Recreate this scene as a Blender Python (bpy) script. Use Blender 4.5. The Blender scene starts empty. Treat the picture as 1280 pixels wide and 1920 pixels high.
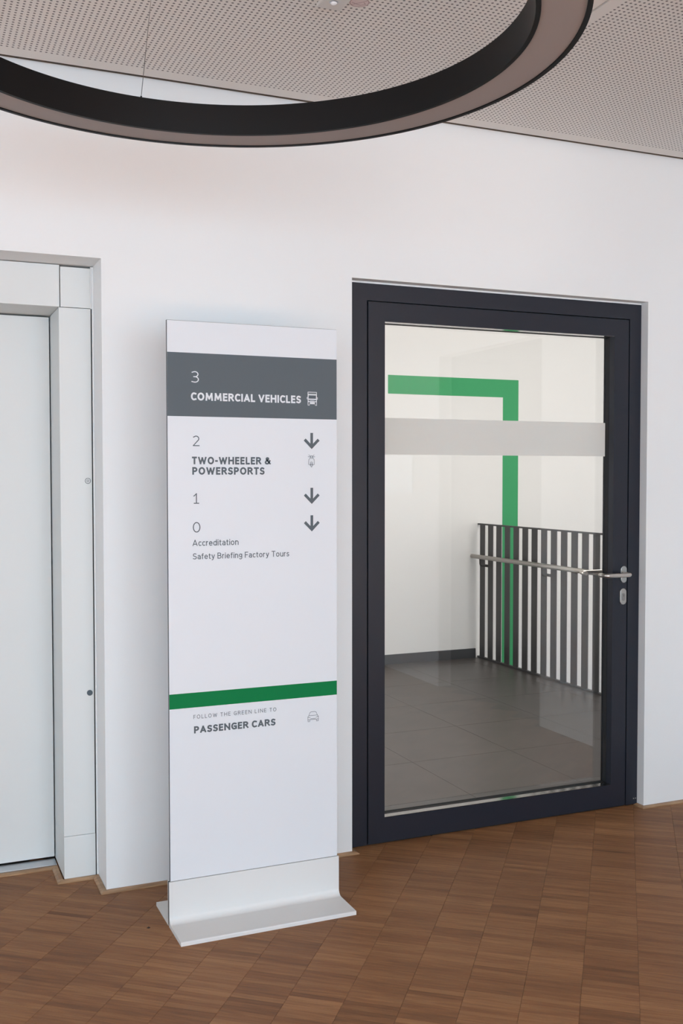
import bpy, bmesh, math, random
from mathutils import Vector, Matrix

random.seed(7)
scene = bpy.context.scene
PI = math.pi

# ------------------------------------------------------------------ camera
CAM = Vector((0.0, -3.7826, 1.5069))
YAW, PITCH, ROLL, F_PX = math.radians(23.172), math.radians(-2.0), math.radians(-0.0395), 1938.4
cam_data = bpy.data.cameras.new('camera')
cam_data.sensor_fit = 'VERTICAL'
cam_data.sensor_height = 36.0
cam_data.lens = F_PX / 1920.0 * 36.0
cam_data.clip_start = 0.02
cam = bpy.data.objects.new('camera', cam_data)
scene.collection.objects.link(cam)
fw = Vector((math.sin(YAW) * math.cos(PITCH), math.cos(YAW) * math.cos(PITCH), math.sin(PITCH)))
rt = Vector((math.cos(YAW), -math.sin(YAW), 0))
up = rt.cross(fw)
r2 = rt * math.cos(ROLL) + up * math.sin(ROLL)
u2 = -rt * math.sin(ROLL) + up * math.cos(ROLL)
cam.matrix_world = Matrix(((r2.x, u2.x, -fw.x, CAM.x), (r2.y, u2.y, -fw.y, CAM.y), (r2.z, u2.z, -fw.z, CAM.z), (0, 0, 0, 1)))
scene.camera = cam

def project(P):
    v = Vector(P) - CAM
    z = v.dot(fw)
    if z < 0.05:
        return None
    return 640 + F_PX * v.dot(r2) / z, 960 - F_PX * v.dot(u2) / z, z

# ------------------------------------------------------------------ world, light, exposure
world = bpy.data.worlds.new('sky')
scene.world = world
world.use_nodes = True
bg = world.node_tree.nodes['Background']
bg.inputs['Color'].default_value = (0.62, 0.76, 1.0, 1)
bg.inputs['Strength'].default_value = 0.6
vs = scene.view_settings
vs.view_transform = 'Standard'
vs.look = 'None'
vs.gamma = 1.0
vs.use_curve_mapping = False
vs.exposure = 0.18

def area_light(name, loc, target, sx, sy, power, color):
    d = bpy.data.lights.new(name, 'AREA')
    d.shape = 'RECTANGLE'
    d.size, d.size_y, d.energy, d.color = sx, sy, power, color
    o = bpy.data.objects.new(name, d)
    scene.collection.objects.link(o)
    o.location = loc
    o.rotation_euler = (Vector(target) - Vector(loc)).to_track_quat('-Z', 'Y').to_euler()
    return o

WINDOWS = [(-3.6, -1.45), (-1.25, 0.9), (1.1, 3.25)]
for (a, b), pw in zip(WINDOWS, (115, 120, 135)):   # daylight through the windows behind the camera
    area_light('window_daylight', ((a + b) / 2, -9.12, 1.45), ((a + b) / 2, 0, 1.45), b - a, 2.3, pw, (0.63, 0.835, 1.0))
sun_data = bpy.data.lights.new('sun', 'SUN')      # falls on the floor behind the camera and bounces warm light upwards
sun_data.energy = 84
sun_data.angle = math.radians(0.6)
sun_data.color = (1.0, 0.90, 0.76)
sun = bpy.data.objects.new('sun', sun_data)
scene.collection.objects.link(sun)
sun.rotation_euler = Vector((0.22, 1.0, -0.85)).to_track_quat('-Z', 'Y').to_euler()
LEFT_WINDOWS = [(-8.2, -6.1), (-5.8, -3.7), (-3.4, -1.3)]
for a, b in LEFT_WINDOWS:                   # and through those in the left-hand wall
    area_light('window_daylight', (-4.12, (a + b) / 2, 1.45), (0, (a + b) / 2, 1.45), b - a, 2.3, 44, (0.63, 0.835, 1.0))
area_light('stair_hall_light', (4.2, 0.95, 3.55), (4.2, 1.2, 0), 4.0, 1.2, 62, (1.0, 0.955, 0.92))
area_light('stair_fill_light', (1.08, 1.5, 1.2), (4, 2.6, 0.9), 2.2, 2.0, 34, (1.0, 0.97, 0.95))  # added fill light before the solid left wall, evens out the hall
area_light('stair_fill_light', (6.97, 1.6, 1.2), (4, 2.2, 1.0), 2.6, 3.6, 62, (1.0, 0.97, 0.95))  # likewise an added fill light, on the solid wall beyond the stairwell

spot_data = bpy.data.lights.new('added_glow_spot', 'SPOT')   # added spot standing in for the glow on the upper wall, source unseen
spot_data.energy = 130
spot_data.spot_size = math.radians(10)
spot_data.spot_blend = 1.0
spot_data.shadow_soft_size = 0.25
spot_data.color = (1.0, 0.95, 0.90)
spot = bpy.data.objects.new('added_glow_spot', spot_data)
scene.collection.objects.link(spot)
spot.location = (2.6, -7.6, 1.0)
spot.rotation_euler = (Vector((2.28, -0.05, 2.68)) - Vector(spot.location)).to_track_quat('-Z', 'Y').to_euler()

# ------------------------------------------------------------------ materials
def mat(name, color, rough=0.5, metal=0.0, spec=0.5, coat=0.0):
    m = bpy.data.materials.new(name)
    m.use_nodes = True
    p = m.node_tree.nodes['Principled BSDF']
    p.inputs['Base Color'].default_value = (*color, 1)
    p.inputs['Roughness'].default_value = rough
    p.inputs['Metallic'].default_value = metal
    p.inputs['Specular IOR Level'].default_value = spec
    p.inputs['Coat Weight'].default_value = coat
    return m

def nodes_of(m):
    nt = m.node_tree
    return nt, nt.nodes, nt.links, nt.nodes['Principled BSDF']

def add_bump(m, scale, strength, dist=0.001, detail=3.0):
    nt, N, L, p = nodes_of(m)
    g = N.new('ShaderNodeNewGeometry')
    n = N.new('ShaderNodeTexNoise')
    n.inputs['Scale'].default_value = scale
    n.inputs['Detail'].default_value = detail
    b = N.new('ShaderNodeBump')
    b.inputs['Strength'].default_value = strength
    b.inputs['Distance'].default_value = dist
    L.new(g.outputs['Position'], n.inputs['Vector'])
    L.new(n.outputs['Fac'], b.inputs['Height'])
    L.new(b.outputs['Normal'], p.inputs['Normal'])
    return m

def mathn(N, L, op, a, b=None, c=None):
    n = N.new('ShaderNodeMath')
    n.operation = op
    for i, v in enumerate((a, b, c)):
        if v is None:
            continue
        if isinstance(v, (int, float)):
            n.inputs[i].default_value = v
        else:
            L.new(v, n.inputs[i])
    return n.outputs[0]

def rgb(r, g, b):
    f = lambda c: (c / 255 / 12.92) if c / 255 <= 0.04045 else ((c / 255 + 0.055) / 1.055) ** 2.4
    return (f(r), f(g), f(b))

M = {}
M['wall'] = add_bump(mat('wall_paint', (0.80, 0.80, 0.79), 0.65, spec=0.3), 160, 0.12)
M['hall_wall'] = add_bump(mat('stair_hall_paint', (0.80, 0.79, 0.775), 0.7, spec=0.3), 160, 0.1)
M['white_door'] = mat('white_lacquer', (0.68, 0.69, 0.672), 0.5, spec=0.3)
M['sign_white'] = mat('sign_white', (0.705, 0.728, 0.755), 0.5, spec=0.3)
M['sign_base'] = mat('sign_base_white', (0.70, 0.70, 0.685), 0.45, spec=0.3)
M['sign_grey'] = mat('sign_grey', rgb(88, 96, 101), 0.55, spec=0.25)
M['sign_green'] = mat('sign_green', rgb(0, 116, 62), 0.55, spec=0.15)
M['sign_core'] = mat('sign_core', (0.035, 0.04, 0.045), 0.5)
M['stripe_green'] = mat('stripe_green', rgb(42, 154, 94), 0.55)
M['anthracite'] = mat('anthracite_blue_paint', (0.017, 0.0195, 0.029), 0.34, spec=0.4)
M['gap'] = mat('dark_rubber', (0.006, 0.006, 0.007), 0.6)
M['steel'] = mat('brushed_steel', (0.62, 0.58, 0.54), 0.32, 1.0)
M['lock_steel'] = mat('satin_lock_steel', (0.50, 0.50, 0.48), 0.38, 1.0)
M['black'] = mat('black_aluminium', (0.006, 0.0056, 0.0056), 0.5, spec=0.2)
M['diffuser'] = mat('grey_opal_diffuser', (0.36, 0.33, 0.32), 0.6, spec=0.2)
M['painted_shade'] = mat('painted_gap_shade', (0.16, 0.14, 0.12), 0.6)  # dark colour standing for the shade along the ceiling edge
M['bead'] = mat('polished_glazing_bead', (0.31, 0.298, 0.288), 0.10, 1.0)
M['slat'] = mat('charcoal_steel', (0.050, 0.049, 0.050), 0.45)
M['skirting'] = mat('dark_skirting', (0.050, 0.052, 0.056), 0.45)
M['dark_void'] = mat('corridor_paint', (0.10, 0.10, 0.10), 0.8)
M['sill'] = mat('aluminium_sill', (0.55, 0.56, 0.58), 0.35, 0.9)
M['plastic'] = mat('white_plastic', (0.62, 0.60, 0.57), 0.4)
M['pink'] = mat('pale_pink_sticker', (0.66, 0.54, 0.53), 0.5)
M['pink_line'] = mat('dull_red_print', (0.30, 0.19, 0.19), 0.5)
M['wire'] = mat('steel_wire', (0.35, 0.34, 0.33), 0.35, 1.0)
M['joint'] = mat('floor_joint', (0.030, 0.018, 0.011), 0.8)
M['poster'] = mat('white_board', (0.86, 0.86, 0.86), 0.3)
M['grit'] = mat('dark_crumb', (0.02, 0.012, 0.01), 0.8)

def make_trim():
    m = mat('oak_trim', rgb(168, 132, 98), 0.45)
    nt, N, L, p = nodes_of(m)
    g = N.new('ShaderNodeNewGeometry')
    mp = N.new('ShaderNodeMapping')
    mp.inputs['Scale'].default_value = (9, 70, 70)
    n = N.new('ShaderNodeTexNoise')
    n.inputs['Scale'].default_value = 1.0
    n.inputs['Detail'].default_value = 4
    r = N.new('ShaderNodeValToRGB')
    r.color_ramp.elements[0].position, r.color_ramp.elements[0].color = 0.3, (*rgb(134, 100, 70), 1)
    r.color_ramp.elements[1].position, r.color_ramp.elements[1].color = 0.7, (*rgb(182, 146, 110), 1)
    L.new(g.outputs['Position'], mp.inputs['Vector'])
    L.new(mp.outputs[0], n.inputs['Vector'])
    L.new(n.outputs['Fac'], r.inputs[0])
    L.new(r.outputs[0], p.inputs['Base Color'])
    return m
M['trim'] = make_trim()

TH = math.radians(38.4)                     # direction of the parquet columns
def make_parquet():
    m = mat('oak_parquet', (0.2, 0.12, 0.07), 0.42, spec=0.18)
    nt, N, L, p = nodes_of(m)
    g = N.new('ShaderNodeNewGeometry')
    mp = N.new('ShaderNodeMapping')
    mp.inputs['Rotation'].default_value = (0, 0, TH)
    L.new(g.outputs['Position'], mp.inputs['Vector'])
    at = N.new('ShaderNodeAttribute')
    at.attribute_name = 'tone'
    sx = N.new('ShaderNodeSeparateXYZ')
    L.new(mp.outputs[0], sx.inputs[0])
    def grain(su, sv, off, detail, dist=0.0):
        c = N.new('ShaderNodeCombineXYZ')
        L.new(mathn(N, L, 'MULTIPLY', sx.outputs[0], su), c.inputs[0])
        L.new(mathn(N, L, 'MULTIPLY', sx.outputs[1], sv), c.inputs[1])
        L.new(mathn(N, L, 'MULTIPLY_ADD', at.outputs['Fac'], 37.0, off), c.inputs[2])
        n = N.new('ShaderNodeTexNoise')
        n.inputs['Scale'].default_value = 1.0
        n.inputs['Detail'].default_value = detail
        n.inputs['Distortion'].default_value = dist
        L.new(c.outputs[0], n.inputs['Vector'])
        return n.outputs['Fac']
    g1 = grain(7, 95, 0.0, 3.0, 0.6)
    g2 = grain(22, 420, 5.0, 2.0)
    t = mathn(N, L, 'MULTIPLY', at.outputs['Fac'], 0.46)
    t = mathn(N, L, 'MULTIPLY_ADD', g1, 0.55, t)
    t = mathn(N, L, 'MULTIPLY_ADD', g2, 0.14, mathn(N, L, 'ADD', t, 0.04))
    r = N.new('ShaderNodeValToRGB')
    e = r.color_ramp.elements
    e[0].position, e[0].color = 0.22, (*rgb(86, 55, 35), 1)
    e[1].position, e[1].color = 0.98, (*rgb(176, 131, 90), 1)
    x = r.color_ramp.elements.new(0.6)
    x.color = (*rgb(136, 95, 63), 1)
    L.new(t, r.inputs[0])
    L.new(r.outputs[0], p.inputs['Base Color'])
    L.new(mathn(N, L, 'MULTIPLY_ADD', g1, 0.16, 0.42), p.inputs['Roughness'])
    b = N.new('ShaderNodeBump')
    b.inputs['Strength'].default_value = 0.12
    b.inputs['Distance'].default_value = 0.0006
    L.new(g1, b.inputs['Height'])
    L.new(b.outputs['Normal'], p.inputs['Normal'])
    return m
M['parquet'] = make_parquet()

def make_tile():
    m = mat('grey_stone_tile', (0.1, 0.095, 0.09), 0.38, spec=0.4)
    nt, N, L, p = nodes_of(m)
    g = N.new('ShaderNodeNewGeometry')
    n = N.new('ShaderNodeTexNoise')
    n.inputs['Scale'].default_value = 6
    n.inputs['Detail'].default_value = 6
    r = N.new('ShaderNodeValToRGB')
    r.color_ramp.elements[0].position, r.color_ramp.elements[0].color = 0.3, (0.066, 0.058, 0.055, 1)
    r.color_ramp.elements[1].position, r.color_ramp.elements[1].color = 0.7, (0.081, 0.072, 0.068, 1)
    L.new(g.outputs['Position'], n.inputs['Vector'])
    L.new(n.outputs['Fac'], r.inputs[0])
    L.new(r.outputs[0], p.inputs['Base Color'])
    return m
M['tile'] = make_tile()

PITCH_H = 0.018
def make_perforated(name, x_hole, x_lo, x_hi):
    """white panel with 8 mm holes every 18 mm; a plain margin along its edges"""
    m = mat(name, (0.62, 0.605, 0.59), 0.6, spec=0.3)
    nt, N, L, p = nodes_of(m)
    g = N.new('ShaderNodeNewGeometry')
    s = N.new('ShaderNodeSeparateXYZ')
    L.new(g.outputs['Position'], s.inputs[0])
    def cell(out, ph):
        a = mathn(N, L, 'ADD', out, 50 * PITCH_H * 20 - ph + PITCH_H / 2)
        a = mathn(N, L, 'MODULO', a, PITCH_H)
        return mathn(N, L, 'SUBTRACT', a, PITCH_H / 2)
    cx, cy = cell(s.outputs[0], x_hole), cell(s.outputs[1], -0.1515)
    d = mathn(N, L, 'SQRT', mathn(N, L, 'ADD', mathn(N, L, 'MULTIPLY', cx, cx), mathn(N, L, 'MULTIPLY', cy, cy)))
    hole = mathn(N, L, 'LESS_THAN', d, 0.0041)
    for cond in (mathn(N, L, 'LESS_THAN', s.outputs[1], -0.143),
                 mathn(N, L, 'GREATER_THAN', s.outputs[0], x_lo),
                 mathn(N, L, 'LESS_THAN', s.outputs[0], x_hi)):
        hole = mathn(N, L, 'MULTIPLY', hole, cond)
    mx = N.new('ShaderNodeMix')
    mx.data_type = 'RGBA'
    mx.inputs['A'].default_value = (0.77, 0.742, 0.705, 1)
    mx.inputs['B'].default_value = (0.17, 0.16, 0.155, 1)
    L.new(hole, mx.inputs['Factor'])
    L.new(mx.outputs['Result'], p.inputs['Base Color'])
    return m

def make_glass():
    m = bpy.data.materials.new('clear_glass')
    m.use_nodes = True
    nt = m.node_tree
    N, L = nt.nodes, nt.links
    N.clear()
    out = N.new('ShaderNodeOutputMaterial')
    mix = N.new('ShaderNodeMixShader')
    tr = N.new('ShaderNodeBsdfTransparent')
    tr.inputs['Color'].default_value = (0.985, 0.99, 0.985, 1)
    gl = N.new('ShaderNodeBsdfGlossy')
    gl.inputs['Roughness'].default_value = 0.0
    fr = N.new('ShaderNodeFresnel')
    fr.inputs['IOR'].default_value = 1.5
    L.new(fr.outputs[0], mix.inputs[0])
    L.new(tr.outputs[0], mix.inputs[1])
    L.new(gl.outputs[0], mix.inputs[2])
    L.new(mix.outputs[0], out.inputs[0])
    return m
M['glass'] = make_glass()

def make_film():
    m = bpy.data.materials.new('frosted_film')
    m.use_nodes = True
    nt = m.node_tree
    N, L = nt.nodes, nt.links
    N.clear()
    out = N.new('ShaderNodeOutputMaterial')
    mix = N.new('ShaderNodeMixShader')
    mix.inputs[0].default_value = 0.35
    a = N.new('ShaderNodeBsdfDiffuse')
    a.inputs['Color'].default_value = (0.87, 0.86, 0.81, 1)
    b = N.new('ShaderNodeBsdfTranslucent')
    b.inputs['Color'].default_value = (0.93, 0.91, 0.87, 1)
    L.new(a.outputs[0], mix.inputs[1])
    L.new(b.outputs[0], mix.inputs[2])
    L.new(mix.outputs[0], out.inputs[0])
    return m
M['film'] = make_film()

# ------------------------------------------------------------------ mesh helpers
class MB:
    """collects verts and faces of one mesh, in world coordinates"""
    def __init__(self):
        self.v, self.f, self.sm = [], [], []
    def add(self, vs, fs, smooth=False):
        o = len(self.v)
        self.v += [tuple(p) for p in vs]
        self.f += [tuple(i + o for i in f) for f in fs]
        self.sm += [smooth] * len(fs)
        return self
    def box(self, x0, x1, y0, y1, z0, z1):
        vs = [(x0, y0, z0), (x1, y0, z0), (x1, y1, z0), (x0, y1, z0), (x0, y0, z1), (x1, y0, z1), (x1, y1, z1), (x0, y1, z1)]
        return self.add(vs, [(0, 3, 2, 1), (4, 5, 6, 7), (0, 1, 5, 4), (1, 2, 6, 5), (2, 3, 7, 6), (3, 0, 4, 7)])
    def prism(self, loop0, loop1, smooth=False, caps=True):
        n = len(loop0)
        self.add(list(loop0) + list(loop1), [(i, (i + 1) % n, n + (i + 1) % n, n + i) for i in range(n)], smooth)
        if caps:
            o = len(self.v) - 2 * n
            self.f += [tuple(o + i for i in reversed(range(n))), tuple(o + n + i for i in range(n))]
            self.sm += [False, False]
        return self
    def tube(self, pts, r, n=14, caps=True):
        pts = [Vector(p) for p in pts]
        rings = []
        ref = None
        for i, p in enumerate(pts):
            t = (pts[min(i + 1, len(pts) - 1)] - pts[max(i - 1, 0)]).normalized()
            if ref is None:
                ref = t.orthogonal().normalized()
            ref = (ref - t * ref.dot(t)).normalized()
            b = t.cross(ref)
            rings.append([p + (ref * math.cos(2 * PI * k / n) + b * math.sin(2 * PI * k / n)) * r for k in range(n)])
        vs = [q for rg in rings for q in rg]
        fs = [(i * n + k, i * n + (k + 1) % n, (i + 1) * n + (k + 1) % n, (i + 1) * n + k) for i in range(len(pts) - 1) for k in range(n)]
        self.add(vs, fs, True)
        if caps:
            o = len(self.v) - len(vs)
            self.f += [tuple(o + k for k in reversed(range(n))), tuple(o + len(vs) - n + k for k in range(n))]
            self.sm += [False, False]
        return self

COL = scene.collection
def root_loc(p):
    v = Vector((0, 0, 0))
    while p is not None:
        v += p.location
        p = p.parent
    return v

def link(name, mesh, parent=None):
    o = bpy.data.objects.new(name, mesh)
    COL.objects.link(o)
    o.parent = parent
    return o

def build(name, mb, material, parent=None, bevel=0.0, origin=None):
    """one object from one MB; its origin is put at the foot of its own geometry"""
    xs, ys, zs = zip(*mb.v)
    org = Vector(origin) if origin else Vector(((min(xs) + max(xs)) / 2, (min(ys) + max(ys)) / 2, min(zs)))
    me = bpy.data.meshes.new(name)
    me.from_pydata([tuple(Vector(p) - org) for p in mb.v], [], mb.f)
    me.polygons.foreach_set('use_smooth', mb.sm)
    bm = bmesh.new()
    bm.from_mesh(me)
    bmesh.ops.recalc_face_normals(bm, faces=bm.faces)
    bm.to_mesh(me)
    bm.free()
    me.update()
    me.materials.append(material if not isinstance(material, str) else M[material])
    o = link(name, me, parent)
    o.location = org - root_loc(parent)
    if bevel:
        b = o.modifiers.new('bevel', 'BEVEL')
        b.width = bevel
        b.segments = 2
        b.limit_method = 'ANGLE'
        b.angle_limit = math.radians(40)
    return o

def tag(o, label=None, cat=None, group=None, kind=None):
    if label: o['label'] = label
    if cat: o['category'] = cat
    if group: o['group'] = group
    if kind: o['kind'] = kind
    return o

def struct(o, label=None, cat=None):
    return tag(o, label, cat, kind='structure')

def thing(name, loc, label, cat, kind=None):
    o = bpy.data.objects.new(name, None)
    COL.objects.link(o)
    o.location = loc
    o.empty_display_size = 0.1
    return tag(o, label, cat, kind=kind)

def box(name, b, material, parent=None, bevel=0.0):
    return build(name, MB().box(*b), material, parent, bevel)

def stadium(cx, cz, w, h, y, n=10):
    """upright oval outline in a plane of constant y"""
    r = w / 2
    s = h / 2 - r
    return [(cx + r * math.cos(a), y, cz + s + r * math.sin(a)) for a in [PI * k / n for k in range(n + 1)]] + \
           [(cx + r * math.cos(a), y, cz - s + r * math.sin(a)) for a in [PI + PI * k / n for k in range(n + 1)]]

def fillet(pts, r, n=6):
    pts = [Vector(p) for p in pts]
    out = [pts[0]]
    for i in range(1, len(pts) - 1):
        a = (pts[i - 1] - pts[i]).normalized()
        b = (pts[i + 1] - pts[i]).normalized()
        p0, p1 = pts[i] + a * r, pts[i] + b * r
        for k in range(n + 1):
            t = k / n
            out.append(p0 * (1 - t) ** 2 + pts[i] * 2 * t * (1 - t) + p1 * t ** 2)
    out.append(pts[-1])
    return out

# ------------------------------------------------------------------ the room shell
YW = -0.045                                  # face of the wall with the two doors
XR = 3.53                                    # face of the right-hand wall
NX = 0.672                                   # right edge of the niche with the white door
wf = MB()
wf.box(-4.1, -0.6, YW, 0.12, 0, 3.02)
wf.box(-0.6, NX, YW, 0.42, 2.28, 3.02)
wf.box(NX, 1.05, YW, 0.42, 0, 3.02)
wf.box(1.05, 1.645, YW, 0.12, 0, 3.02)
wf.box(1.645, 3.092, YW, 0.12, 2.284, 3.02)
wf.box(3.092, 7.1, YW, 0.12, 0, 3.02)
wf.box(-0.7, NX, 0.40, 0.46, 0, 2.3)
wf.box(1.05, 7.1, 0.06, 0.12, 3.02, 3.7)
wf.box(4.45, 7.1, 0.06, 0.12, -3.0, 0)
struct(build('wall_front', wf, 'wall'), 'white wall around the glass door and the white door niche', 'wall')
wr = MB()
wr.box(XR, XR + 0.1, -9.0, -2.573, 0, 3.02)
wr.box(XR, XR + 0.1, -2.573, -1.30, 2.35, 3.02)
wr.box(XR, XR + 0.1, -1.30, YW - 0.0005, 0, 3.02)
struct(build('wall_right', wr, 'wall'), 'white side wall mirrored faintly in the glass door', 'wall')
wc = MB()
wc.box(XR + 0.1, 5.6, -2.673, -2.573, 0, 2.45)
wc.box(XR + 0.1, 5.6, -1.30, -1.20, 0, 2.45)
wc.box(5.6, 5.7, -2.673, -1.20, 0, 2.45)
wc.box(XR + 0.1, 5.7, -2.673, -1.20, 2.35, 2.45)
wc.box(XR + 0.1, 5.7, -2.673, -1.20, -0.05, -0.002)
struct(build('wall_corridor', wc, 'dark_void'), 'dim passage mirrored in the glass door', 'wall')
wl = MB()
wl.box(-4.1, -4.0, -9.0, YW - 0.0005, 0, 0.3)
wl.box(-4.1, -4.0, -9.0, YW - 0.0005, 2.6, 3.02)
edges = [-9.0] + [e for w in LEFT_WINDOWS for e in w] + [YW - 0.0005]
for i in range(0, len(edges), 2):
    wl.box(-4.1, -4.0, edges[i], edges[i + 1], 0.3, 2.6)
struct(build('wall_left', wl, 'wall'), 'white wall with tall windows left of the room', 'wall')
for i, (a, b) in enumerate(LEFT_WINDOWS):
    w = MB()
    for y0, y1, z0, z1 in ((a, a + .05, .3, 2.6), (b - .05, b, .3, 2.6), (a, b, .3, .35), (a, b, 2.55, 2.6), ((a + b) / 2 - .025, (a + b) / 2 + .025, .3, 2.6)):
        w.box(-4.08, -4.03, y0, y1, z0, z1)
    struct(build('window_%d' % (i + 4), w, 'anthracite'), 'dark framed window in the left-hand wall', 'window')['group'] = 'windows in the left-hand wall'
wb = MB()
wb.box(-4.1, XR + 0.1, -9.1, -9.0, 0, 0.3)
wb.box(-4.1, XR + 0.1, -9.1, -9.0, 2.6, 3.02)
edges = [-4.1] + [e for w in WINDOWS for e in w] + [XR + 0.1]
for i in range(0, len(edges), 2):
    wb.box(edges[i], edges[i + 1], -9.1, -9.0, 0.3, 2.6)
struct(build('wall_window', wb, 'wall'), 'white wall with tall windows behind the viewer', 'wall')
for i, (a, b) in enumerate(WINDOWS):
    w = MB()
    for x0, x1, z0, z1 in ((a, a + .05, .3, 2.6), (b - .05, b, .3, 2.6), (a, b, .3, .35), (a, b, 2.55, 2.6), ((a + b) / 2 - .025, (a + b) / 2 + .025, .3, 2.6)):
        w.box(x0, x1, -9.08, -9.03, z0, z1)
    struct(build('window_%d' % (i + 1), w, 'anthracite'), 'dark framed window behind the viewer', 'window')['group'] = 'windows behind the viewer'

# ceiling: void cover, two perforated panels and the plain joint between them
cl = MB().box(-4.1, XR + 0.1, -9.1, YW, 3.0, 3.06)
ceiling = struct(build('ceiling', cl, 'wall'), 'perforated acoustic ceiling above the doors', 'ceiling')
ZC = 2.93
pa = make_perforated('perforated_panel_paint', 0.3328, -3.9, 1.922)
pb = make_perforated('perforated_panel_paint_right', 2.031, 2.02, 3.48)
box('ceiling_panel', (-3.98, 1.971, -8.98, -0.078, ZC, ZC + 0.0125), pa, ceiling)
box('ceiling_panel', (1.981, 3.515, -8.98, -0.078, ZC, ZC + 0.0125), pb, ceiling)
box('joint_strip', (1.93, 2.02, -8.98, -0.078, ZC + 0.0145, ZC + 0.0255), 'wall', ceiling)

struct(box('painted_shade_strip', (-4.0, XR - 0.001, YW - 0.002, YW - 0.0002, 2.9362, 2.97), 'painted_shade'), 'dark strip painted as the shade where wall meets perforated ceiling', 'trim')  # thin dark strip that paints in the shade under the panel edge

# ------------------------------------------------------------------ parquet floor
floor = struct(box('floor', (-4.1, XR + 0.12, -9.1, 0.44, -0.06, -0.0035), 'joint'), 'brown oak parquet of short parallel strips laid in columns', 'floor')
SL, SW = 0.1635, 0.1635 / 7
cu, su = math.cos(TH), math.sin(TH)
def uv2xy(u, v):
    return u * cu + v * su, -u * su + v * cu
U0 = 1.7535
ci0, ci1 = int((-3.2 - U0) / SL) - 2, int((8.8 - U0) / SL) + 2
HL, HW, CH = SL / 2 - 0.0003, SW / 2 - 0.00022, 0.0005
SV = [(x * HL, y * HW, -0.0045) for x, y in ((-1, -1), (1, -1), (1, 1), (-1, 1))] + \
     [(x * HL, y * HW, -0.0005) for x, y in ((-1, -1), (1, -1), (1, 1), (-1, 1))] + \
     [(x * (HL - CH), y * (HW - CH), 0.0) for x, y in ((-1, -1), (1, -1), (1, 1), (-1, 1))]
SF = [(8, 9, 10, 11)] + [(i, (i + 1) % 4, 4 + (i + 1) % 4, 4 + i) for i in range(4)] + [(4 + i, 4 + (i + 1) % 4, 8 + (i + 1) % 4, 8 + i) for i in range(4)]
strips = []
for ci in range(ci0, ci1):
    off = random.random() * SW
    block = 0.5
    for k in range(-420, 260):
        u, v = U0 + (ci + 0.5) * SL, off + (k + 0.5) * SW
        x, y = uv2xy(u, v)
        if k % 7 == 0:
            block = random.gauss(0.5, 0.075)
        t = min(1, max(0, random.gauss(block, 0.125)))
        if not (-4.05 < x < XR + 0.03 and -9.05 < y):
            continue
        if y > 0.06 and not (x < 0.62 and y < 0.36):
            continue
        q = project((x, y, 0))
        score = 0
        if q and 12 < q[0] < 1268 and 1510 < q[1] < 1908 and not (0.78 < x < 1.44 and -0.62 < y < -0.2) and y < YW - 0.03:
            score = 1 / q[2] ** 3
        strips.append((score, x, y, t))
strips.sort(key=lambda s: -s[0])
NVAR = 24
variants = []
for i in range(NVAR):
    me = bpy.data.meshes.new('parquet_strip')
    me.from_pydata(SV, [], SF)
    a = me.attributes.new('tone', 'FLOAT', 'FACE')
    a.data.foreach_set('value', [(i + 0.5) / NVAR] * len(SF))
    me.materials.append(M['parquet'])
    variants.append(me)
for s, x, y, t in strips[:300]:
    o = link('parquet_strip', variants[min(NVAR - 1, int(t * NVAR))], floor)
    o.rotation_euler = (0, 0, -TH)
    o.location = Vector((x, y, 0)) - floor.location
vs_, fs_, tn_ = [], [], []
for s, x, y, t in strips[300:]:
    o = len(vs_)
    vs_ += [(x + a * cu + b * su, y - a * su + b * cu, c) for a, b, c in SV]
    fs_ += [tuple(o + i for i in f) for f in SF]
    tn_ += [t] * len(SF)
me = bpy.data.meshes.new('parquet_strips_rest')
me.from_pydata([(a - floor.location.x, b - floor.location.y, c - floor.location.z) for a, b, c in vs_], [], fs_)
a = me.attributes.new('tone', 'FLOAT', 'FACE')
a.data.foreach_set('value', tn_)
me.materials.append(M['parquet'])
tag(link('parquet_field', me, floor), kind='stuff')

# oak trim along the foot of the wall
def trim(name, path, w=0.022, label=None):
    prof = [(0.0, 0.0), (0.0, 0.008), (w * 0.55, 0.007), (w, 0.003), (w, 0.0)]
    P = [Vector(p) for p in path]
    loops = []
    for i, p in enumerate(P):
        d0 = (P[i] - P[i - 1]).normalized() if i else None
        d1 = (P[i + 1] - P[i]).normalized() if i < len(P) - 1 else None
        n0 = Vector((d0.y, -d0.x)) if d0 else Vector((d1.y, -d1.x))
        n1 = Vector((d1.y, -d1.x)) if d1 else n0
        m = (n0 + n1) / (1 + n0.dot(n1))
        loops.append([(p.x + m.x * a, p.y + m.y * a, z) for a, z in prof])
    mb = MB()
    for i in range(len(P) - 1):
        mb.prism(loops[i], loops[i + 1], caps=True)
    return struct(build(name, mb, 'trim'), label, 'trim')
trim('trim_1', [(-0.55, 0.268), (0.541, 0.268), (0.541, 0.113), (NX - 0.001, 0.113), (NX - 0.001, YW - 0.001), (1.645, YW - 0.001), (1.645, -0.003)], label='oak edging strip stepping round the white door niche')
trim('trim_2', [(3.092, -0.003), (3.092, YW - 0.001), (XR, YW - 0.001)], label='oak edging strip at the wall foot right of the glass door')

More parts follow.
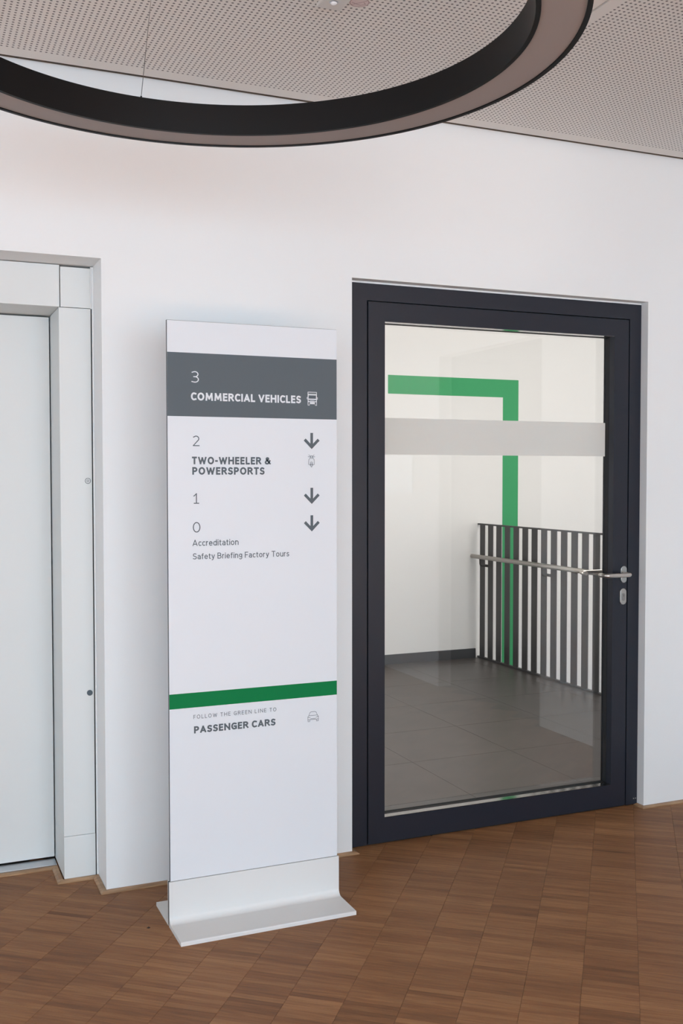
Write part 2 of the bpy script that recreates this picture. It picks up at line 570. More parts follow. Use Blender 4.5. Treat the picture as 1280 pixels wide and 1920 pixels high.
# ------------------------------------------------------------------ white door in its niche (left)
d2 = struct(thing('door_2', (-0.02, 0.2, 0), 'flush white door in a deep white niche at the left edge', 'door'))
box('leaf', (-0.49, 0.541, 0.345, 0.385, 0.016, 2.118), 'white_door', d2, 0.001)
box('threshold', (-0.49, 0.541, 0.272, 0.342, 0.0, 0.010), 'sill', d2, 0.001)
box('header_panel', (-0.598, 0.5495, 0.115, 0.398, 2.125, 2.277), 'white_door', d2, 0.0015)
box('post_cover', (0.5525, 0.661, 0.115, 0.398, 2.1255, 2.272), 'white_door', d2, 0.0015)
box('post_cover', (0.546, 0.661, 0.115, 0.398, 0.166, 2.1235), 'white_door', d2, 0.0012)
box('post_cover', (0.546, 0.6615, 0.1145, 0.398, 0.007, 0.165), 'white_door', d2, 0.0012)
box('post_cover', (-0.598, -0.49, 0.115, 0.398, 0.007, 2.1235), 'white_door', d2, 0.0012)
box('edge_strip', (0.6655, NX - 0.0005, 0.114, 0.398, 0.008, 2.277), 'wall', d2)
box('seam', (0.6612, 0.665, 0.12, 0.398, 0.008, 2.1235), 'gap', d2)
box('seam_cover', (0.6612, 0.665, 0.1165, 0.398, 2.124, 2.277), 'wall', d2)
def disc(cx, cz, y0, y1, r, n=24):
    mb = MB()
    mb.prism([(cx + r * math.cos(2 * PI * k / n), y0, cz + r * math.sin(2 * PI * k / n)) for k in range(n)],
             [(cx + r * math.cos(2 * PI * k / n), y1, cz + r * math.sin(2 * PI * k / n)) for k in range(n)])
    return mb
l1 = build('lock_cover', disc(0.645, 1.489, 0.1125, 0.116, 0.011), 'white_door', d2)
ringm = MB()
n = 24
for r0, r1, yy in ((0.0088, 0.0108, 0.1122), (0.003, 0.0047, 0.1122)):
    A = [(0.645 + r0 * math.cos(2 * PI * k / n), yy, 1.489 + r0 * math.sin(2 * PI * k / n)) for k in range(n)]
    B = [(0.645 + r1 * math.cos(2 * PI * k / n), yy, 1.489 + r1 * math.sin(2 * PI * k / n)) for k in range(n)]
    ringm.add(A + B, [(k, (k + 1) % n, n + (k + 1) % n, n + k) for k in range(n)])
build('groove', ringm, 'sign_grey', l1)
build('lock_cover', disc(0.645, 0.698, 0.1115, 0.116, 0.0105), 'sign_grey', d2)

# ------------------------------------------------------------------ glass door
d1 = struct(thing('door_1', (2.37, 0.03, 0), 'anthracite framed glass door with a frosted band and steel lever handle', 'door'))
fr = MB()
fr.box(1.646, 1.7303, 0.0, 0.08, 0.004, 2.276)
fr.box(3.0288, 3.091, 0.0, 0.08, 0.004, 2.276)
fr.box(1.7303, 3.0288, 0.0, 0.08, 2.2088, 2.276)
build('frame', fr, 'anthracite', d1)
rb = MB()
rb.box(1.7303, 1.742, 0.02, 0.079, 0.004, 2.2088)
rb.box(3.017, 3.0288, 0.02, 0.079, 0.004, 2.2088)
rb.box(1.742, 3.017, 0.02, 0.079, 2.197, 2.2088)
build('frame_seal', rb, 'gap', d1)
box('filler_strip', (1.645, 3.092, 0.004, 0.07, 2.2765, 2.2838), 'wall', d1)
GX0, GX1, GZ0, GZ1 = 1.81, 2.9446, 0.1081, 2.1287
LX0, LX1, LZ0, LZ1 = 1.7363, 3.0228, 0.007, 2.2035
lf = MB()
def ringbox(mb, o, i, y0, y1):
    """rectangular ring o=(x0,x1,z0,z1) outside, i inside"""
    O = [(o[0], o[2]), (o[1], o[2]), (o[1], o[3]), (o[0], o[3])]
    I = [(i[0], i[2]), (i[1], i[2]), (i[1], i[3]), (i[0], i[3])]
    vs = [(x, y0, z) for x, z in O] + [(x, y0, z) for x, z in I] + [(x, y1, z) for x, z in O] + [(x, y1, z) for x, z in I]
    fs = []
    for k in range(4):
        j = (k + 1) % 4
        fs += [(k, j, 4 + j, 4 + k), (8 + k, 12 + k, 12 + j, 8 + j), (k, 8 + k, 8 + j, j), (4 + k, 4 + j, 12 + j, 12 + k)]
    return mb.add(vs, fs)
ringbox(lf, (LX0, LX1, LZ0, LZ1), (GX0, GX1, GZ0, GZ1), 0.0, 0.018)
ringbox(lf, (LX0 + 0.008, LX1 - 0.008, LZ0 + 0.002, LZ1 - 0.008), (GX0, GX1, GZ0, GZ1), 0.018, 0.075)
leaf = build('leaf', lf, 'anthracite', d1)
YG = 0.062                                   # front face of the glass
gs = MB()
ringbox(gs, (GX0, GX1, GZ0, GZ1), (GX0 + 0.0008, GX1 - 0.0008, GZ0 + 0.0012, GZ1 - 0.0012), 0.036, YG)
ringbox(gs, (GX0, GX1, GZ0, GZ1), (GX0 + 0.0008, GX1 - 0.0008, GZ0 + 0.0012, GZ1 - 0.0012), YG + 0.006, 0.0748)
build('gasket', gs, 'gap', d1)
for z in (GZ0 + 0.0003, GZ1 - 0.0013):
    box('glazing_bead', (GX0 + 0.0005, GX1 - 0.0005, 0.001, 0.0358, z, z + 0.001), 'bead', d1)
pane = box('pane', (GX0, GX1, YG, YG + 0.006, GZ0, GZ1), 'glass', d1)
film = box('frosted_band', (GX0 + 0.001, GX1 - 0.001, YG - 0.0006, YG - 0.0002, 1.5945, 1.7455), 'film', d1)
tag(film, 'grey frosted strip across the glass')
box('bottom_seal', (LX0, LX1, 0.01, 0.07, 0.0005, 0.0068), 'gap', d1)
HX, HZ = 3.001, 1.064
for s, y in ((-1, 0.0), (1, 0.075)):
    mb = MB().prism(stadium(HX, HZ - 0.002, 0.032, 0.076, y), stadium(HX, HZ - 0.002, 0.032, 0.076, y + s * 0.008))
    build('rosette', mb, 'lock_steel', d1, 0.0012)
    mb = MB().tube(fillet([(HX, y + s * 0.006, HZ), (HX, y + s * 0.058, HZ), (HX - 0.135, y + s * 0.058, HZ), (HX - 0.135, y + s * 0.012, HZ)], 0.02), 0.0098, 16)
    build('lever', mb, 'steel', d1)
lp = build('lock_plate', MB().prism(stadium(2.9985, 0.962, 0.034, 0.073, 0.0), stadium(2.9985, 0.962, 0.034, 0.073, -0.008)), 'lock_steel', d1, 0.0012)
build('lock_cylinder', MB().prism(stadium(2.9985, 0.960, 0.0165, 0.034, -0.006), stadium(2.9985, 0.960, 0.0165, 0.034, -0.0105)), 'wire', lp)
build('keyhole', MB().box(2.9975, 2.9995, -0.0108, -0.010, 0.962, 0.972), 'gap', lp)
for px in (3.072, 3.083):
    build('screw', disc(px, 0.03, -0.0012, 0.001, 0.0028, 12), 'lock_steel', d1)

# ------------------------------------------------------------------ stair hall behind the glass door
YB = 3.63
XS = 4.403                                   # plane of the railing, edge of the landing
wh = MB().box(1.0, 7.1, YB, YB + 0.1, -3.1, 3.7)
wall_stair = struct(build('wall_stair', wh, 'hall_wall'), 'white stair hall wall carrying the green guide stripe', 'wall')
st = MB()
e = 0.0015
X0, X1, Z0, Z1 = 3.574, 4.786, 2.159, 2.307
st.box(X0, X1, YB - e, YB, Z0, Z1)
st.box(4.635, X1, YB - e, YB, -3.0, Z0)
tag(build('guide_stripe', st, 'stripe_green', wall_stair), 'green stripe running across and down the wall')
struct(box('wall_hall_left', (1.0, 1.05, 0.12, YB, -0.1, 3.7), 'hall_wall'), 'white wall left of the stair hall landing', 'wall')
struct(box('wall_hall_right', (7.0, 7.1, 0.12, YB, -3.1, 3.7), 'hall_wall'), 'white wall beyond the stairwell', 'wall')
struct(box('ceiling_hall', (1.0, 7.1, 0.12, YB, 3.6, 3.7), 'hall_wall'), 'white ceiling of the stair hall', 'ceiling')
struct(box('floor_lower', (4.0, 7.1, 0.12, YB, -3.1, -3.0), 'tile'), 'grey floor at the foot of the stairwell', 'floor')
bb = MB().box(1.05, 4.376, YB - 0.012, YB, 0.0, 0.078)
struct(build('baseboard_stair', bb, 'skirting'), 'dark skirting at the foot of the stair hall wall', 'skirting')
fl = struct(box('floor_landing', (1.05, XS + 0.06, 0.08, YB, -0.25, -0.004), 'skirting'), 'dark grey tiled landing behind the glass door', 'floor')
TX0, TY0, TS = 2.465 - 1.2, 0.13, 0.6
tile_mesh = {}
x = TX0 - TS
while x < XS:
    y = 0.085
    yn = 0.43
    while y < YB - 0.02:
        x0, x1 = max(x, 1.05) + 0.001, min(x + TS, XS + 0.03) - 0.001
        y0, y1 = y + 0.001, min(yn, YB - 0.012) - 0.001
        if x1 - x0 > 0.02 and y1 - y0 > 0.02:
            box('tile', (x0, x1, y0, y1, -0.008, 0.0), 'tile', fl)
        y, yn = yn, yn + TS
    x += TS

# railing
rail = thing('stair_railing', (XS, 2.0, 0), 'charcoal slatted stair railing with steel handrail behind the glass door', 'railing')
RY0, RY1 = 0.35, YB - 0.005
box('top_rail', (XS - 0.008, XS + 0.016, RY0, RY1, 1.103, 1.115), 'slat', rail)
box('bottom_rail', (XS - 0.008, XS + 0.016, RY0, RY1, 0.001, 0.016), 'slat', rail)
slat0 = None
y = 3.6005
while y - 0.07 > RY0:
    if slat0 is None:
        slat0 = box('slat', (XS, XS + 0.008, y - 0.07, y, 0.016, 1.103), 'slat', rail)
        ys0 = y
    else:
        o = slat0.copy()
        COL.objects.link(o)
        o.parent = rail
        o.location = slat0.location + Vector((0, y - ys0, 0))
    y -= 0.1259
hx = XS - 0.062
hr = build('handrail', MB().tube([(hx, RY1 - 0.002, 0.846), (hx, RY0 + 0.05, 0.846)], 0.0175, 18), 'steel', rail)
for yb in (3.4955, 2.6165, 1.735, 0.857):
    mb = MB().box(XS - 0.004, XS + 0.012, yb - 0.03, yb + 0.03, 0.762, 0.782)
    mb.tube(fillet([(XS, yb, 0.772), (hx, yb, 0.772), (hx, yb, 0.835)], 0.025), 0.006, 10)
    build('bracket', mb, 'slat', rail)

# board on the right-hand wall, seen mirrored in the glass
tag(box('wall_board', (XR - 0.014, XR - 0.0005, -3.464, -2.967, 1.372, 1.812), 'poster'), 'white board on the side wall, mirrored at the left of the glass pane', 'board')

# ------------------------------------------------------------------ directional sign
sg = thing('directional_sign', (1.116, -0.42, 0), 'tall white floor-standing direction sign with grey band and green stripe', 'sign')
SX0, SX1, SZ0, SZ1 = 0.8148, 1.4185, 0.1535, 2.0195
YS = -0.4255
build('core', MB().box(SX0, SX1, YS + 0.0015, YS + 0.0125, 0.004, SZ1).box(0.8096, SX0, YS + 0.0015, YS + 0.0125, 0.004, SZ0 - 0.002), 'sign_core', sg)
panel = build('front_panel', MB().box(SX0 + 0.0004, SX1, YS, YS + 0.0015, SZ0, SZ1 - 0.001), 'sign_white', sg)
build('back_panel', MB().box(SX0, SX1, YS + 0.0125, YS + 0.014, SZ0, SZ1), 'sign_white', sg)
BX0, BX1 = 0.8098, 1.4235
def foot(sgn, y_up, y_out, th_up, th):
    """profile of a bent plate: upright part, rounded bend, flat foot (y, z)"""
    r = 0.022
    yo = y_up + sgn * th_up
    prof = [(y_up, 0.0), (y_up, SZ0 - 0.0012), (yo, SZ0 - 0.0012), (yo, th + r)]
    for k in range(1, 9):
        a = k / 8 * PI / 2
        prof.append((yo + sgn * r * (1 - math.cos(a)), th + r * (1 - math.sin(a))))
    prof += [(y_out - sgn * 0.003, th), (y_out - sgn * 0.0008, th - 0.001), (y_out, th - 0.004), (y_out, 0.0)]
    mb = MB()
    mb.prism([(BX0, a, b) for a, b in prof], [(BX1, a, b) for a, b in prof])
    return mb
bp = build('base_plate', foot(-1, YS + 0.001, -0.584, 0.006, 0.0135), 'sign_base', sg)
build('base_plate', foot(1, YS + 0.013, -0.237, 0.006, 0.0135), 'sign_base', sg)
band = build('grey_band', MB().box(SX0 + 0.0004, SX1, YS - 0.0004, YS, 1.7045, 1.9145), 'sign_grey', sg)
build('green_stripe', MB().box(SX0 + 0.0004, SX1, YS - 0.0004, YS, 0.7315, 0.7815), 'sign_green', sg)

def arc(cx, cy, rx, ry, a0, a1, n=14):
    return [(cx + rx * math.cos(math.radians(a0 + (a1 - a0) * k / n)), cy + ry * math.sin(math.radians(a0 + (a1 - a0) * k / n))) for k in range(n + 1)]
# letter shapes: (width in cap heights, lower case?, centre lines in a 0..1 box)
GLYPH = {
    'A': (.80, 0, [[(0, 0), (.5, 1)], [(.5, 1), (1, 0)], [(.2, .27), (.8, .27)]]),
    'B': (.66, 0, [[(0, 0), (0, 1), (.5, 1)] + arc(.5, .76, .42, .24, 90, -90) + [(0, .52)], [(0, 0), (.5, 0)] + arc(.5, .26, .5, .26, -90, 90) + [(0, .52)]]),
    'C': (.70, 0, [[(1.0, .93)] + arc(.56, .5, .56, .5, 72, 288, 18) + [(1.0, .07)]]),
    'E': (.58, 0, [[(1, 1), (0, 1), (0, 0), (1, 0)], [(0, .52), (.9, .52)]]),
    'F': (.56, 0, [[(1, 1), (0, 1), (0, 0)], [(0, .5), (.9, .5)]]),
    'G': (.76, 0, [[(.95, .93)] + arc(.54, .5, .54, .5, 70, 285, 18) + [(1, .08), (1, .47), (.6, .47)]]),
    'H': (.78, 0, [[(0, 0), (0, 1)], [(1, 0), (1, 1)], [(0, .52), (1, .52)]]),
    'I': (.22, 0, [[(.5, 0), (.5, 1)]]),
    'L': (.56, 0, [[(0, 1), (0, 0), (1, 0)]]),
    'M': (1.0, 0, [[(.04, 0), (.12, 1), (.5, .22), (.88, 1), (.96, 0)]]),
    'N': (.80, 0, [[(0, 0), (0, 1), (1, 0), (1, 1)]]),
    'O': (.86, 0, [arc(.5, .5, .5, .5, 0, 360, 28)]),
    'P': (.66, 0, [[(0, 0), (0, 1), (.5, 1)] + arc(.5, .72, .5, .28, 90, -90) + [(0, .44)]]),
    'R': (.72, 0, [[(0, 0), (0, 1), (.48, 1)] + arc(.48, .75, .46, .25, 90, -90) + [(0, .5)], [(.5, .5), (1, 0)]]),
    'S': (.64, 0, [[(.92, .92)] + arc(.5, .75, .46, .25, 70, 250) + [(.5, .5)] + arc(.5, .26, .5, .26, 70, -110)[2:] + [(.02, .08)]]),
    'T': (.66, 0, [[(0, 1), (1, 1)], [(.5, 1), (.5, 0)]]),
    'V': (.78, 0, [[(0, 1), (.5, 0)], [(.5, 0), (1, 1)]]),
    'W': (1.12, 0, [[(0, 1), (.24, 0), (.5, .9), (.76, 0), (1, 1)]]),
    '-': (.36, 0, [[(0, .44), (1, .44)]]),
    '&': (.86, 0, [[(1, 0), (.26, .70), (.22, .84), (.32, .97), (.46, 1), (.6, .96), (.66, .84), (.58, .70), (.14, .42), (.02, .24), (.1, .07), (.32, 0), (.56, .03), (.8, .22), (.94, .5)]]),
    '0': (.70, 0, [arc(.5, .5, .5, .5, 0, 360, 28)]),
    '1': (.52, 0, [[(0, .76), (.52, 1), (.52, 0)], [(.06, 0), (1, 0)]]),
    '2': (.62, 0, [[(.04, .90)] + arc(.5, .73, .46, .27, 125, -30) + [(0, 0), (1, 0)]]),
    '3': (.62, 0, [[(.04, .93)] + arc(.46, .76, .48, .24, 110, -90) + [(.3, .52)], [(.46, .52)] + arc(.46, .26, .54, .26, 90, -110) + [(0, .05)]]),
    'a': (.52, 1, [[(.1, .9)] + arc(.5, .62, .5, .38, 100, 0) + [(1, 0)], [(1, .56), (.5, .55)] + arc(.45, .28, .45, .28, 90, 270) + [(.7, .03), (1, .22)]]),
    'c': (.48, 1, [[(1, .92)] + arc(.56, .5, .56, .5, 70, 290) + [(1, .08)]]),
    'd': (.58, 1, [[(1, 1.42), (1, 0)], arc(.5, .5, .5, .5, 0, 360, 20)]),
    'e': (.56, 1, [[(.02, .52), (1, .52)] + arc(.5, .5, .5, .5, 0, 290, 18) + [(.92, .1)]]),
    'f': (.36, 1, [[(1, 1.42)] + arc(.75, 1.15, .35, .27, 90, 180) + [(.4, 0)], [(0, 1), (.95, 1)]]),
    'g': (.56, 1, [arc(.5, .6, .46, .4, 0, 360, 20), [(.96, .95), (.96, -.1)] + arc(.5, -.12, .46, .28, 0, -150)]),
    'i': (.12, 1, [[(.5, 0), (.5, 1)], [(.5, 1.36), (.5, 1.42)]]),
    'n': (.54, 1, [[(0, 0), (0, 1)], [(0, .7)] + arc(.5, .62, .5, .38, 140, 0) + [(1, 0)]]),
    'o': (.58, 1, [arc(.5, .5, .5, .5, 0, 360, 20)]),
    'r': (.34, 1, [[(0, 0), (0, 1)], [(0, .7)] + arc(.7, .6, .7, .4, 160, 70)]),
    's': (.46, 1, [[(.92, .93)] + arc(.5, .75, .46, .25, 70, 250) + [(.5, .5)] + arc(.5, .26, .5, .26, 70, -110)[2:] + [(.02, .08)]]),
    't': (.36, 1, [[(.35, 1.3), (.35, .25)] + arc(.75, .25, .4, .25, 180, 270) + [(1, .02)], [(0, 1), (.95, 1)]]),
    'u': (.54, 1, [[(0, 1), (0, .38)] + arc(.5, .38, .5, .38, 180, 340) + [(1, .38)], [(1, 1), (1, 0)]]),
    'y': (.54, 1, [[(0, 1), (.52, 0)], [(1, 1), (.42, -.25), (.25, -.36), (.05, -.36)]]),
}
XH = 0.72
def stroke_strip(mb, P, t, put, closed, lo, hi):
    """one centre line as strips of width t: mitred soft bends, sharp corners as overlapping square ends"""
    P = [Vector(p) for p in P]
    P = [p for i, p in enumerate(P) if i == 0 or (p - P[i - 1]).length > 1e-4]
    runs = [P[:-1]] if closed else []
    if not closed:
        cur = [P[0]]
        for i in range(1, len(P)):
            cur.append(P[i])
            if i < len(P) - 1 and (P[i] - P[i - 1]).normalized().dot((P[i + 1] - P[i]).normalized()) < 0.5:
                runs.append(cur)
                cur = [P[i]]
        runs.append(cur)
    for P in runs:
        n = len(P)
        if not closed:
            a, b = (P[0] - P[1]).normalized(), (P[-1] - P[-2]).normalized()
            P = [P[0] + a * t / 2] + P[1:-1] + [P[-1] + b * t / 2]
        L_, R_ = [], []
        for i in range(n):
            d0 = (P[i] - P[i - 1]).normalized() if (closed or i) else None
            d1 = (P[(i + 1) % n] - P[i]).normalized() if (closed or i < n - 1) else None
            n0 = Vector((-d0.y, d0.x)) if d0 else None
            n1 = Vector((-d1.y, d1.x)) if d1 else None
            n0, n1 = n0 or n1, n1 or n0
            m = (n0 + n1) / max(0.2, 1 + n0.dot(n1))
            L_.append(P[i] + m * t / 2)
            R_.append(P[i] - m * t / 2)
        lift = 0.00004 * (len(mb.f) % 11)
        def cl(v):
            q = put(v.x, min(hi, max(lo, v.y)))
            return (q[0], q[1] - lift, q[2])
        for i in range(n if closed else n - 1):
            j = (i + 1) % n
            mb.add([cl(R_[i]), cl(R_[j]), cl(L_[j]), cl(L_[i])], [(0, 1, 2, 3)])

def lettering(text, u0, u1, zb, zt, material, t, track=0.13, yf=YS, space=0.32):
    """one printed line fitted to its box; zb is the baseline, zt the top of the capitals, t the stroke"""
    items, x = [], 0.0
    for ch in text:
        if ch == ' ':
            x += space
            continue
        w, low, lines = GLYPH[ch]
        w = max(w, t)
        items.append((x, w, low, lines))
        x += w + track
    total = x - track
    kx, kz = (u1 - u0) / total, zt - zb
    mb = MB()
    put = lambda a, b: (u0 + a * kx, yf - 0.0005, zb + b * kz)
    for x0, w, low, lines in items:
        h = XH if low else 1.0
        for ln in lines:
            P = [(x0 + t / 2 + a * (w - t), t / 2 + b * (h - t)) for a, b in ln]
            closed = (Vector(P[0]) - Vector(P[-1])).length < 1e-5 and len(P) > 8
            stroke_strip(mb, P, t, put, closed, -0.4 if low else 0.0, 1.03 if low else 1.0)
    return build('lettering', mb, material, sg)

W, G = 'sign_white', 'sign_grey'
YB2 = YS - 0.0004
lettering('3', 0.8963, 0.9217, 1.8165, 1.8545, W, 0.085, yf=YB2)
lettering('COMMERCIAL VEHICLES', 0.8942, 1.2841, 1.7578, 1.7842, W, 0.215, 0.12, yf=YB2)
lettering('2', 0.9001, 0.9227, 1.6062, 1.6410, G, 0.092)
lettering('TWO-WHEELER &', 0.8966, 1.1732, 1.5458, 1.5712, G, 0.22, 0.14)
lettering('POWERSPORTS', 0.8975, 1.1507, 1.5112, 1.5366, G, 0.22, 0.14)
lettering('1', 0.9010, 0.9205, 1.4145, 1.4495, G, 0.092)
lettering('0', 0.8984, 0.9242, 1.3184, 1.3534, G, 0.092)
lettering('Accreditation', 0.8970, 1.0566, 1.2733, 1.2945, G, 0.125, 0.13)
lettering('Safety Briefing Factory Tours', 0.8978, 1.2395, 1.2288, 1.2490, G, 0.125, 0.13)
lettering('FOLLOW THE GREEN LINE TO', 0.8968, 1.1905, 0.6926, 0.7061, G, 0.12, 0.34, space=0.55)
lettering('PASSENGER CARS', 0.8983, 1.1876, 0.6437, 0.6677, G, 0.225, 0.12)

def arrow(zt, zb):
    cx, t, hw = 1.3240, 0.0100, 0.0296
    q = t * 0.7071
    y = YS - 0.0005
    tz = zb + q                               # where the two barbs' centre lines meet
    e = hw - q / 2
    # one outline: shaft down the middle, two barbs at 45 degrees
    pts = [(0, zb), (e + q / 2, tz + e - q / 2), (e - q / 2, tz + e + q / 2), (t / 2, tz + q + t / 2), (t / 2, zt), (-t / 2, zt),
           (-t / 2, tz + q + t / 2), (-e + q / 2, tz + e + q / 2), (-e - q / 2, tz + e - q / 2)]
    V = [(cx + a, y, b) for a, b in pts] + [(cx, y, tz + q + t / 2)]
    mb = MB().add(V, [(0, 1, 2, 3, 9), (9, 3, 4, 5, 6), (0, 9, 6, 7, 8)])
    return build('arrow', mb, G, sg)
arrow(1.6565, 1.6002)
arrow(1.4655, 1.4090)
arrow(1.3696, 1.3130)

def strokes(name, lines, box_, w, material, yf):
    """line drawing: polylines in a 0..1 box, each segment a thin strip with square ends"""
    u0, u1, z0, z1 = box_
    mb = MB()
    y = yf - 0.0005
    for li, pl in enumerate(lines):
        y = yf - 0.0005 - 0.00003 * li
        P = [Vector((u0 + a * (u1 - u0), z0 + b * (z1 - z0))) for a, b in pl]
        for i in range(len(P) - 1):
            d = (P[i + 1] - P[i])
            if d.length < 1e-6:
                continue
            d.normalize()
            nn = Vector((-d.y, d.x)) * w / 2
            a, b = P[i] - d * w / 2, P[i + 1] + d * w / 2
            mb.add([(q.x, y, q.y) for q in (a - nn, b - nn, b + nn, a + nn)], [(0, 1, 2, 3)])
    return build(name, mb, material, sg)
def rect(a, b, c, d):
    return [(a, c), (b, c), (b, d), (a, d), (a, c)]
truck = [rect(.10, .90, .30, .98), [(.10, .84), (.90, .84)], rect(.13, .87, .50, .78), [(.10, .46), (.90, .46)],
         [(.10, .62), (.02, .60), (.02, .50), (.10, .48)], [(.90, .62), (.98, .60), (.98, .50), (.90, .48)],
         [(.10, .30), (.10, .06), (.24, .06), (.24, .16), (.76, .16), (.76, .06), (.90, .06), (.90, .30)],
         [(.30, .20), (.30, .36), (.70, .36), (.70, .20), (.30, .20)], [(.14, .36), (.26, .30)], [(.86, .36), (.74, .30)],
         [(.34, .25), (.66, .25)], [(.34, .30), (.66, .30)]]
strokes('truck_icon', truck, (1.3062, 1.3465, 1.7496, 1.7986), 0.0022, W, YB2)
circ = lambda cx, cy, rx, ry, n=12: [(cx + rx * math.cos(2 * PI * k / n), cy + ry * math.sin(2 * PI * k / n)) for k in range(n + 1)]
scooter = [circ(.5, .80, .15, .09), [(.40, .84), (.14, .96)], [(.60, .84), (.86, .96)], [(.38, .79), (.04, .82)], [(.62, .79), (.96, .82)],
           [(.36, .72), (.16, .62), (.12, .50), (.12, .22), (.34, .16)], [(.64, .72), (.84, .62), (.88, .50), (.88, .22), (.66, .16)],
           [(.36, .16), (.36, .32), (.42, .40), (.58, .40), (.64, .32), (.64, .16)], [(.42, .26), (.42, .06), (.50, .01), (.58, .06), (.58, .26), (.42, .26)]]
strokes('scooter_icon', scooter, (1.3093, 1.3369, 1.5372, 1.5818), 0.0014, G, YS)
car = [[(.12, .60), (.22, .90), (.32, .97), (.68, .97), (.78, .90), (.88, .60)], [(.12, .60), (.88, .60)],
       [(.12, .60), (.03, .48), (.03, .20), (.97, .20), (.97, .48), (.88, .60)], [(.03, .46), (.24, .40)], [(.97, .46), (.76, .40)],
       [(.28, .28), (.72, .28)], [(.04, .20), (.04, .02), (.20, .02), (.20, .20)], [(.96, .20), (.96, .02), (.80, .02), (.80, .20)]]
strokes('car_icon', car, (1.3065, 1.3487, 0.6440, 0.6796), 0.0014, G, YS)

# ------------------------------------------------------------------ ring pendant lamp
RC = Vector((0.619, -1.697))
RO, RI, RZ, RT = 0.7505, 0.641, 2.42, 0.078
lamp = thing('ring_pendant_lamp', (RC.x, RC.y, RZ), 'large black ring pendant lamp hanging below the perforated ceiling', 'lamp')
def lathe(prof, n=192):
    mb = MB()
    m = len(prof)
    vs = [(RC.x + r * math.cos(2 * PI * k / n), RC.y + r * math.sin(2 * PI * k / n), z) for k in range(n) for r, z in prof]
    fs = [(k * m + i, ((k + 1) % n) * m + i, ((k + 1) % n) * m + (i + 1) % m, k * m + (i + 1) % m) for k in range(n) for i in range(m)]
    mb.v, mb.f, mb.sm = vs, fs, [True] * len(fs)
    return mb
RIM = 0.0105
o = build('ring_body', lathe([(RO, RZ), (RO, RZ + RT), (RI, RZ + RT), (RI, RZ), (RI + RIM, RZ), (RI + RIM, RZ + 0.02), (RO - RIM, RZ + 0.02), (RO - RIM, RZ)]), 'black', lamp)
def sharp(o, ang=30):
    m = o.data
    m.set_sharp_from_angle(angle=math.radians(ang))
sharp(o)
o = build('diffuser', lathe([(RO - RIM - 0.0002, RZ + 0.003), (RO - RIM - 0.0002, RZ + 0.018), (RI + RIM + 0.0002, RZ + 0.018), (RI + RIM + 0.0002, RZ + 0.003)]), 'diffuser', lamp)
sharp(o)
A0 = math.atan2(-1.0407 - RC.y, 0.6004 - RC.x)
for k in range(3):
    a = A0 + k * 2 * PI / 3
    p0 = Vector((RC.x + 0.656 * math.cos(a), RC.y + 0.656 * math.sin(a), RZ + RT))
    p1 = Vector((RC.x + 0.656 * 0.655 * math.cos(a), RC.y + 0.656 * 0.655 * math.sin(a), ZC))
    build('suspension_wire', MB().tube([p0, p1], 0.0008, 8), 'wire', lamp)
    d = (p1 - p0).normalized()
    build('wire_grip', MB().tube([p0 - d * 0.001, p0 + d * 0.008], 0.0022, 10), 'black', lamp)
    build('ceiling_anchor', MB().tube([p1 - Vector((0, 0, 0.012)), p1], 0.006, 12), 'black', lamp)

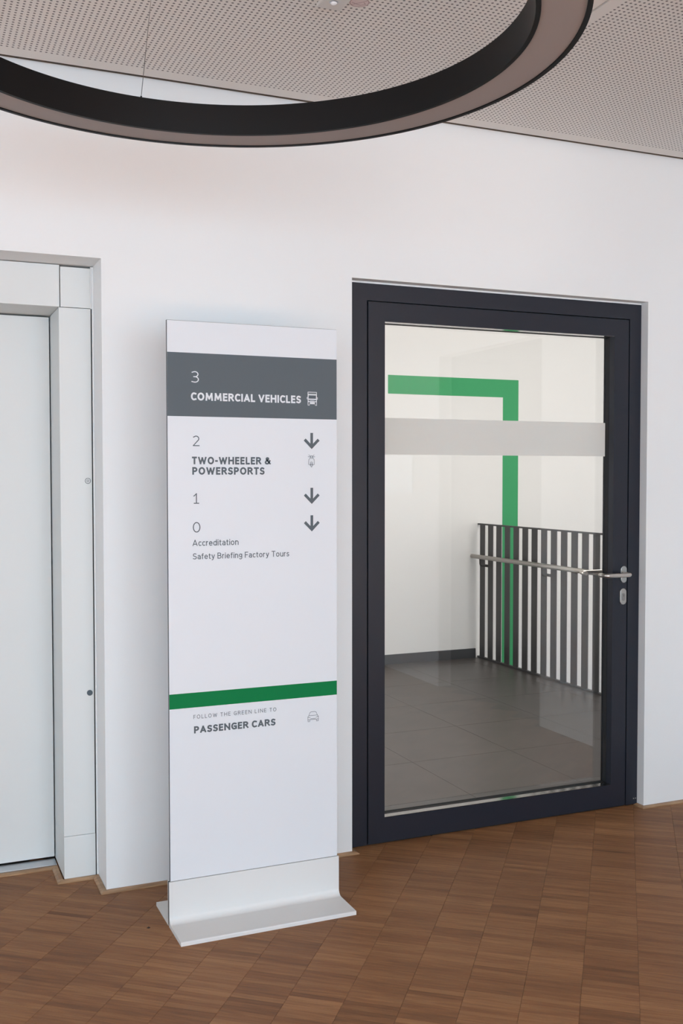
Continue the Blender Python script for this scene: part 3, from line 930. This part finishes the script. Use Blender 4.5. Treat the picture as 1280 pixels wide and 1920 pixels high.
# ------------------------------------------------------------------ small fittings on the ceiling
dv = thing('ceiling_sensor', (1.216, -0.885, ZC), 'small square white sensor on the perforated ceiling at the top edge', 'sensor')
box('housing', (1.176, 1.256, -0.925, -0.842, ZC - 0.012, ZC), 'plastic', dv, 0.004)
def dome(cx, cy, z, r, h, n=20, m=6):
    mb = MB()
    vs, fs = [], []
    for j in range(m + 1):
        a = j / m * PI / 2
        vs += [(cx + r * math.cos(a) * math.cos(2 * PI * k / n), cy + r * math.cos(a) * math.sin(2 * PI * k / n), z - h * math.sin(a)) for k in range(n)]
    for j in range(m):
        fs += [(j * n + k, j * n + (k + 1) % n, (j + 1) * n + (k + 1) % n, (j + 1) * n + k) for k in range(n)]
    return mb.add(vs, fs, True)
build('sensor_rim', dome(1.213, -0.892, ZC - 0.012, 0.014, 0.002), 'sill', dv)
build('sensor_lens', dome(1.213, -0.892, ZC - 0.0125, 0.010, 0.007), 'poster', dv)
sk = MB()
n = 28
cx, cy, r = 1.294, -0.899, 0.031
sk.prism([(cx + r * math.cos(2 * PI * k / n), cy + r * math.sin(2 * PI * k / n), ZC - 0.0006) for k in range(n)],
         [(cx + r * math.cos(2 * PI * k / n), cy + r * math.sin(2 * PI * k / n), ZC - 0.0001) for k in range(n)])
stk = tag(build('round_sticker', sk, 'pink'), 'round pinkish sticker on the ceiling beside the square sensor', 'sticker')
ln = MB()
def flat_line(mb, P, w, z):
    for a, b in zip(P[:-1], P[1:]):
        a, b = Vector(a), Vector(b)
        d = (b - a).normalized()
        q = Vector((-d.y, d.x)) * w / 2
        mb.add([(t.x, t.y, z) for t in (a - q, b - q, b + q, a + q)], [(0, 1, 2, 3)])
flat_line(ln, [(cx + r * .92 * math.cos(2 * PI * k / n), cy + r * .92 * math.sin(2 * PI * k / n)) for k in range(n + 1)], 0.002, ZC - 0.0009)
flat_line(ln, [(cx - .018, cy + .022), (cx + .004, cy - .002), (cx + .018, cy - .02)], 0.002, ZC - 0.0009)
flat_line(ln, [(cx - .022, cy + .006), (cx - .004, cy + .012), (cx + .01, cy + .016), (cx + .022, cy + .004), (cx + .012, cy - .006)], 0.002, ZC - 0.0009)
build('sticker_print', ln, 'pink_line', stk)

# ------------------------------------------------------------------ a crumb on the parquet
gm = MB()
gx, gy = 0.745, -0.405
gv = [(gx + 0.006 * math.cos(a) * (1 + .3 * math.sin(3 * a)), gy + 0.005 * math.sin(a), 0.0002) for a in [2 * PI * k / 9 for k in range(9)]]
gm.add(gv + [(gx, gy, 0.005)], [(k, (k + 1) % 9, 9) for k in range(9)] + [tuple(reversed(range(9)))])
tag(build('crumb', gm, 'grit'), 'tiny dark crumb on the parquet left of the sign foot', 'crumb')
